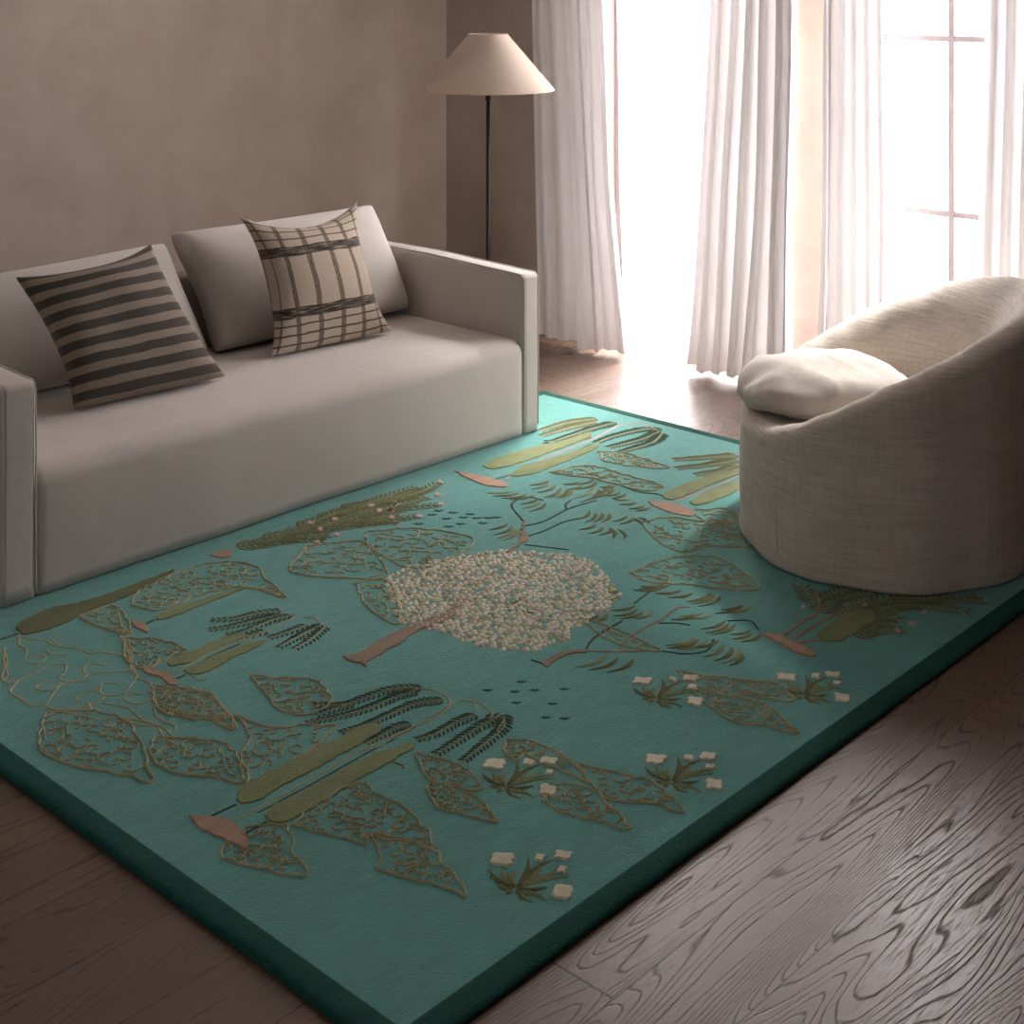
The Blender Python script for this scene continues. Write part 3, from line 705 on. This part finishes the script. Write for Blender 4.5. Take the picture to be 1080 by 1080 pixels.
def arm(x0,x1,front_w):
    def fn(x,y,z):
        if z>.3: z+= .018*min(1,max(0,(y-SY0)/.5)) + .0025*vnoise(y*5,x*6,2) - .010*max(0,1-(y-SY0)/.05)*0
        x+= .003*vnoise(y*3,z*5,x0)
        return x,y,max(z,ZB)
    V,Fc=rbox_data(x0,x1,SY0,SY1-.02,-.01,.612,.020,.05,sl(fn)); a=mesh_obj('arm',V,Fc,M['sofa'],sofa)
    r=.016
    for xx in (x0+.005,x1-.005):
        P=[(xx+so.x,SY0+.001+so.y,.04+i*.54/14) for i in range(15)]+[(xx+so.x,SY0+.006+so.y,.600),(xx+so.x,SY0+.022+so.y,.611)]+[(xx+so.x,SY0+.05+i*.09+so.y,.612+.018*min(1,(.05+i*.09)/.5)-.002) for i in range(9)]
        tube('piping',P,.0026,M['sofa'],a,6)
    return a
arm(SX0,2.062,0); arm(SX1-AT-.002,SX1,0)
def back_fn(x,y,z):
    return x,y+ .03*max(0,(z-.3))/.35,z+.003*vnoise(x*3,y,1)
V,Fc=rbox_data(SX0+.02,SX1-.02,4.47,SY1-.03,ZB,.63,.03,.06,sl(back_fn)); mesh_obj('backrest',V,Fc,M['sofa'],sofa)
for (fx,fy,fz) in ((2.0,3.75,.0165),(4.06,3.75,.0165),(2.0,4.57,0),(4.06,4.57,0)):
    V,Fc=tube_data([(fx+so.x,fy+so.y,fz),(fx+so.x,fy+so.y,.06)],.022,12); mesh_obj('foot',V,Fc,M['foot'],sofa)

# pillow: four corners in space (bottom-left, bottom-right, top-right, top-left), plump between
def pillow_mesh(c, thick, pinch=.05, n=26, seed=0, back=True, plump=.42, nse=.004, edgein=.035, p=2.2):
    c=[Vector(q) for q in c]; cen=sum(c,Vector())/4
    nrm=((c[1]-c[0]).cross(c[3]-c[0])).normalized()
    V=[];Fc=[];UV=[]
    for side in (1,-1):
        for j in range(n+1):
            for i in range(n+1):
                u=i/n; v=j/n; u=.5-.5*math.cos(PI*u)*.5-.5*(1-2*u)*.5; v=.5-.5*math.cos(PI*v)*.5-.5*(1-2*v)*.5
                su=2*u-1; sv=2*v-1
                # edges draw inward between the corners
                uu=u+ (-su)*edgein*(1-sv*sv)*abs(su)**3*1.6; vv=v+(-sv)*edgein*(1-su*su)*abs(sv)**3*1.6*(1 if sv>0 else -.04)
                q=c[0]*(1-uu)*(1-vv)+c[1]*uu*(1-vv)+c[2]*uu*vv+c[3]*(1-uu)*vv
                a=max(0,(1-abs(su)**p))*max(0,(1-abs(sv)**p)); hh=thick/2*(a**plump)*1.0
                q=q+nrm*(side*hh)+nrm*(nse*vnoise(u*5,v*5,seed)*(a**.5))+nrm*.012*vnoise(u*2.2,v*2.2,seed+3)*(1 if a>0 else 1)
                V.append(q); UV.append((u,v))
    m=(n+1)**2
    for s in (0,1):
        for j in range(n):
            for i in range(n):
                a=s*m+j*(n+1)+i; f=(a,a+1,a+n+2,a+n+1); Fc.append(f if s==0 else f[::-1])
    return V,Fc,UV,n,m
def pillow(name,c,thick,mat,parent=None,origin=None,weld=True,sub=1,**kw):
    V,Fc,UV,n,m=pillow_mesh(c,thick,**kw)
    o=Vector(origin) if origin is not None else Vector((0,0,0))
    V=[v-o for v in V]
    ob=mesh_obj(name,V,Fc,mat,parent,uvs=UV)
    bm=bmesh.new(); bm.from_mesh(ob.data); bmesh.ops.remove_doubles(bm,verts=bm.verts,dist=1e-5); bmesh.ops.recalc_face_normals(bm,faces=bm.faces); bm.to_mesh(ob.data); bm.free()
    if sub: ob.modifiers.new('sub','SUBSURF').render_levels=sub; ob.modifiers['sub'].levels=sub
    return ob
oo=(sx,(SY0+SY1)/2,0)
# back cushions of the sofa
pillow('back_cushion',[(2.075,4.31,.395),(3.075,4.31,.395),(3.00,4.50,.765),(2.075,4.50,.745)],.19,M['cushion'],sofa,oo,seed=3,plump=.30,edgein=.012,p=4)
pillow('back_cushion',[(3.095,4.30,.395),(4.035,4.31,.395),(3.985,4.49,.80),(3.02,4.49,.80)],.19,M['cushion'],sofa,oo,seed=8,plump=.30,edgein=.012,p=4)

# throw cushions
def throw(name,label,c,thick,mat,seed,edge_mat=None,**kw):
    b=(Vector(c[0])+Vector(c[1]))/2
    r=thing(name,label,'cushion',(b.x,b.y,b.z))
    k=pillow('cover',c,thick,mat,r,b,seed=seed,**kw)
    return r
throw('throw_cushion','charcoal and beige striped woven cushion leaning at the left end of the sofa',
      [(2.372,4.03,.398),(2.925,4.00,.398),(2.775,4.22,.835),(2.28,4.22,.795)],.17,M['stripe'],21,edgein=.05,plump=.45,p=2.3)
throw('throw_cushion','beige and brown plaid cushion leaning in front of the right sofa back cushion',
      [(3.178,4.12,.390),(3.752,4.09,.390),(3.70,4.24,.873),(3.125,4.22,.888)],.16,M['plaid'],35,edgein=.10,plump=.5,p=2.0)

# ------------------------------------------------------------ floor lamp
lamp=thing('floor_lamp','slim dark floor lamp with a wide cream cone shade standing behind the sofa arm','lamp',(4.80,4.61,0))
lathe('base',[(0,0),(.135,0),(.14,.004),(.14,.014),(.132,.02),(.03,.024),(.016,.035),(.0105,.05),(0,.05)],M['bronze'],lamp,48)
tube('pole',[(0,0,.045),(0,0,1.185)],.0095,M['bronze'],lamp,16)
lathe('collar',[(.0,1.165),(.013,1.167),(.0145,1.172),(.013,1.178),(.0115,1.18),(.0115,1.24),(.014,1.245),(.014,1.29),(0,1.295)],M['bronze'],lamp,24)
lathe('bulb',[(0,1.29),(.014,1.292),(.015,1.31),(.03,1.345),(.028,1.37),(.012,1.392),(0,1.395)],NT('frosted bulb',(.8,.78,.72),.3).m,lamp,24)
sh=lathe('lamp_shade',[(.302,1.214),(.300,1.221),(.093,1.463),(.092,1.470),(.089,1.470),(.089,1.462),(.296,1.221),(.298,1.214),(.302,1.214)],M['shade'],lamp,96)
V,Fc=[],[]
for k in range(3):
    a=k*2*PI/3+.4; tube_data([(0.012*math.cos(a),.012*math.sin(a),1.30),(.05*math.cos(a),.05*math.sin(a),1.44),(.09*math.cos(a),.09*math.sin(a),1.463)],.002,6,V,Fc)
mesh_obj('shade_carrier',V,Fc,M['bronze'],lamp)

# ------------------------------------------------------------ armchair
CX,CY=4.12,2.22; FACE=math.radians(124)
chair=thing('armchair','round barrel armchair in slubby oatmeal linen beside the gridded window','armchair',(CX,CY,.0165))
def lerp(tab,x):
    for (a,b),(c,d) in zip(tab[:-1],tab[1:]):
        if x<=c:
            t=(x-a)/(c-a); t=t*t*(3-2*t)*.4+t*.6; return b+(d-b)*t
    return tab[-1][1]
RAD=[(0,.462),(27,.485),(44,.510),(59,.522),(75,.505),(91,.503),(110,.470),(147,.435),(180,.43)]
RIM=[(0,.372),(26,.374),(38,.386),(50,.418),(62,.470),(73,.520),(83,.568),(100,.632),(121,.697),(138,.732),(155,.752),(180,.765)]
THK=[(0,.09),(36,.09),(55,.13),(90,.17),(130,.185),(180,.19)]
V=[];Fc=[];NP=160
DZ=.358
for k in range(NP):
    phi=-180+360*k/NP; a=abs(phi); R=lerp(RAD,a); h=lerp(RIM,a); tk=lerp(THK,a)
    ang=FACE+math.radians(phi)
    lean=.04*max(0,(h-.4)/.4)
    P=[(R*.90,.010),(R+.004,.004),(R+.008,.012),(R+.006,.05)]
    for i in range(1,12):
        z=.05+(h-.045-.05)*i/11; P.append((R+.006-.012*(z/.4)*0+lean*max(0,(z-.35))/.4+.004*math.sin(PI*i/11),z))
    Rt=P[-1][0]; rr=.045
    for i in range(1,9):
        b=PI/2*i/8; P.append((Rt-rr+rr*math.cos(b),h-.045+.045*math.sin(b)))
    # inner slope to the deck
    drop=h-DZ
    if a>40:
        for i in range(1,12):
            t=i/11; rr2=Rt-rr-(tk-rr+.02)*(1-(1-t)**1.6*1.0)*1.0; z=h-drop*(t**1.7); P.append((rr2,z))
    else:
        for i in range(1,12):
            t=i/11; P.append((Rt-rr-(tk+.05)*t,h-drop*t))
    for i in range(1,7):
        t=i/6; r0=P[27-1][0] if False else P[4-1+11+8+11][0]
        P.append((r0*(1-t)+.0*t+.0008,DZ+.002*t))
    P=P[:4+11+8+11+6]
    for (r,z) in P:
        w=.0035*vnoise(ang*3,z*7,2)*(1 if z>.03 else .3)
        if z<.03: w+=.003*math.sin(ang*9)
        r=max(r+w,0.0008)
        V.append((r*math.cos(ang),r*math.sin(ang),z))
npp=len(P)
for k in range(NP):
    for i in range(npp-1):
        a=k*npp+i; b=((k+1)%NP)*npp+i; Fc.append((a,b,b+1,a+1))
body=mesh_obj('body',V,Fc,M['chair'],chair)
# welted seams down the sides, from rim to hem
for phi in (45,116,-45,-116):
    a=abs(phi);R=lerp(RAD,a);h=lerp(RIM,a);ang=FACE+math.radians(phi); lean=.04*max(0,(h-.4)/.4)
    P=[((R+.0062+.004*math.sin(PI*i/14)+lean*max(0,(z-.35))/.4+.0035*vnoise(ang*3,z*7,2))*math.cos(ang),(R+.0062+.004*math.sin(PI*i/14)+lean*max(0,(z-.35))/.4+.0035*vnoise(ang*3,z*7,2))*math.sin(ang),z) for i in range(15) for z in [.015+(h-.06-.015)*i/14]]
    tube('seam',P,.0011,M['chair'],body,6)
# loose plump seat cushion
cc=(4.012-CX,2.40-CY); V=[];Fc=[];nu,nv=72,28
for j in range(nv+1):
    b=-PI/2+PI*j/nv
    for i in range(nu):
        a=2*PI*i/nu; ca,sa=math.cos(a),math.sin(a)
        rr=1/((abs(ca)**2.6+abs(sa)**2.6)**(1/2.6))
        cb=abs(math.cos(b))**.62; sb=math.copysign(abs(math.sin(b))**.95,math.sin(b))
        puck=.006*math.sin(a*23+2*vnoise(a*3,0,1))*max(0,1-abs(sb))**.5*(.4+.6*abs(vnoise(a*2,1,1)))
        ex=.262*rr*cb+puck*.9; ey=.255*rr*cb+puck*.9
        x=ex*ca; y=ey*sa; z=.082*sb*(1-.15*(x*x+y*y)/.06)
        z+=.010*vnoise(x*9,y*9,4)+.005*vnoise(x*26+y*9,y*12,9)+.0022*vnoise(x*60+y*20,y*24,2)
        # long axis across the seat
        ro=FACE+.25; V.append((cc[0]+x*math.cos(ro)-y*math.sin(ro),cc[1]+x*math.sin(ro)+y*math.cos(ro),DZ+.076+z - .03*max(0,(x-.17))/.1))
for j in range(nv):
    for i in range(nu): Fc.append((j*nu+i,j*nu+(i+1)%nu,(j+1)*nu+(i+1)%nu,(j+1)*nu+i))
sc=mesh_obj('seat_cushion',V,Fc,M['chaircush'],chair)

# ------------------------------------------------------------ light
world=bpy.data.worlds.new('overcast daylight'); bpy.context.scene.world=world; world.use_nodes=True
bg=world.node_tree.nodes['Background']; bg.inputs[0].default_value=(1.0,.965,.965,1); bg.inputs[1].default_value=9.2
for a,b in WIN:
    L=bpy.data.lights.new('window_portal','AREA'); L.shape='RECTANGLE'; L.size=b-a; L.size_y=WT; L.cycles.is_portal=True
    o=bpy.data.objects.new('window_portal',L); C.objects.link(o); o.location=(XW+TH+.02,(a+b)/2,WT/2); o.rotation_euler=(0,PI/2,0); o.scale=(1,1,1)
    L.size=WT; L.size_y=b-a
L=bpy.data.lights.new('window_portal','AREA'); L.shape='RECTANGLE'; L.size=FILL_WIN[3]-FILL_WIN[2]; L.size_y=FILL_WIN[1]-FILL_WIN[0]; L.cycles.is_portal=True  # portal for the added fill window
o=bpy.data.objects.new('window_portal',L); C.objects.link(o); o.location=(XB-.17,(FILL_WIN[0]+FILL_WIN[1])/2,(FILL_WIN[2]+FILL_WIN[3])/2); o.rotation_euler=(0,-PI/2,0)
sun=bpy.data.lights.new('sun','SUN'); sun.energy=15; sun.angle=math.radians(18); sun.color=(1,.95,.90)
o=bpy.data.objects.new('sun',sun); C.objects.link(o); d=Vector((-.60,-.17,-.80)); o.rotation_euler=d.to_track_quat('-Z','Y').to_euler()

cam=bpy.data.cameras.new('camera'); co=bpy.data.objects.new('camera',cam); C.objects.link(co); bpy.context.scene.camera=co
cam.sensor_width=36; cam.sensor_fit='HORIZONTAL'; cam.lens=36*FOC/1080; cam.shift_y=-(540-HORIZ)/1080; cam.clip_start=.05
co.location=(0,0,EYE); co.rotation_euler=(PI/2,0,TA-PI/2)

sc_=bpy.context.scene
sc_.view_settings.view_transform='Standard'; sc_.view_settings.look='None'; sc_.view_settings.gamma=1; sc_.view_settings.use_curve_mapping=False
sc_.view_settings.exposure=1.18
sc_.cycles.max_bounces=10; sc_.cycles.diffuse_bounces=6; sc_.cycles.transparent_max_bounces=16; sc_.cycles.use_denoising=True
sc_.cycles.caustics_reflective=False
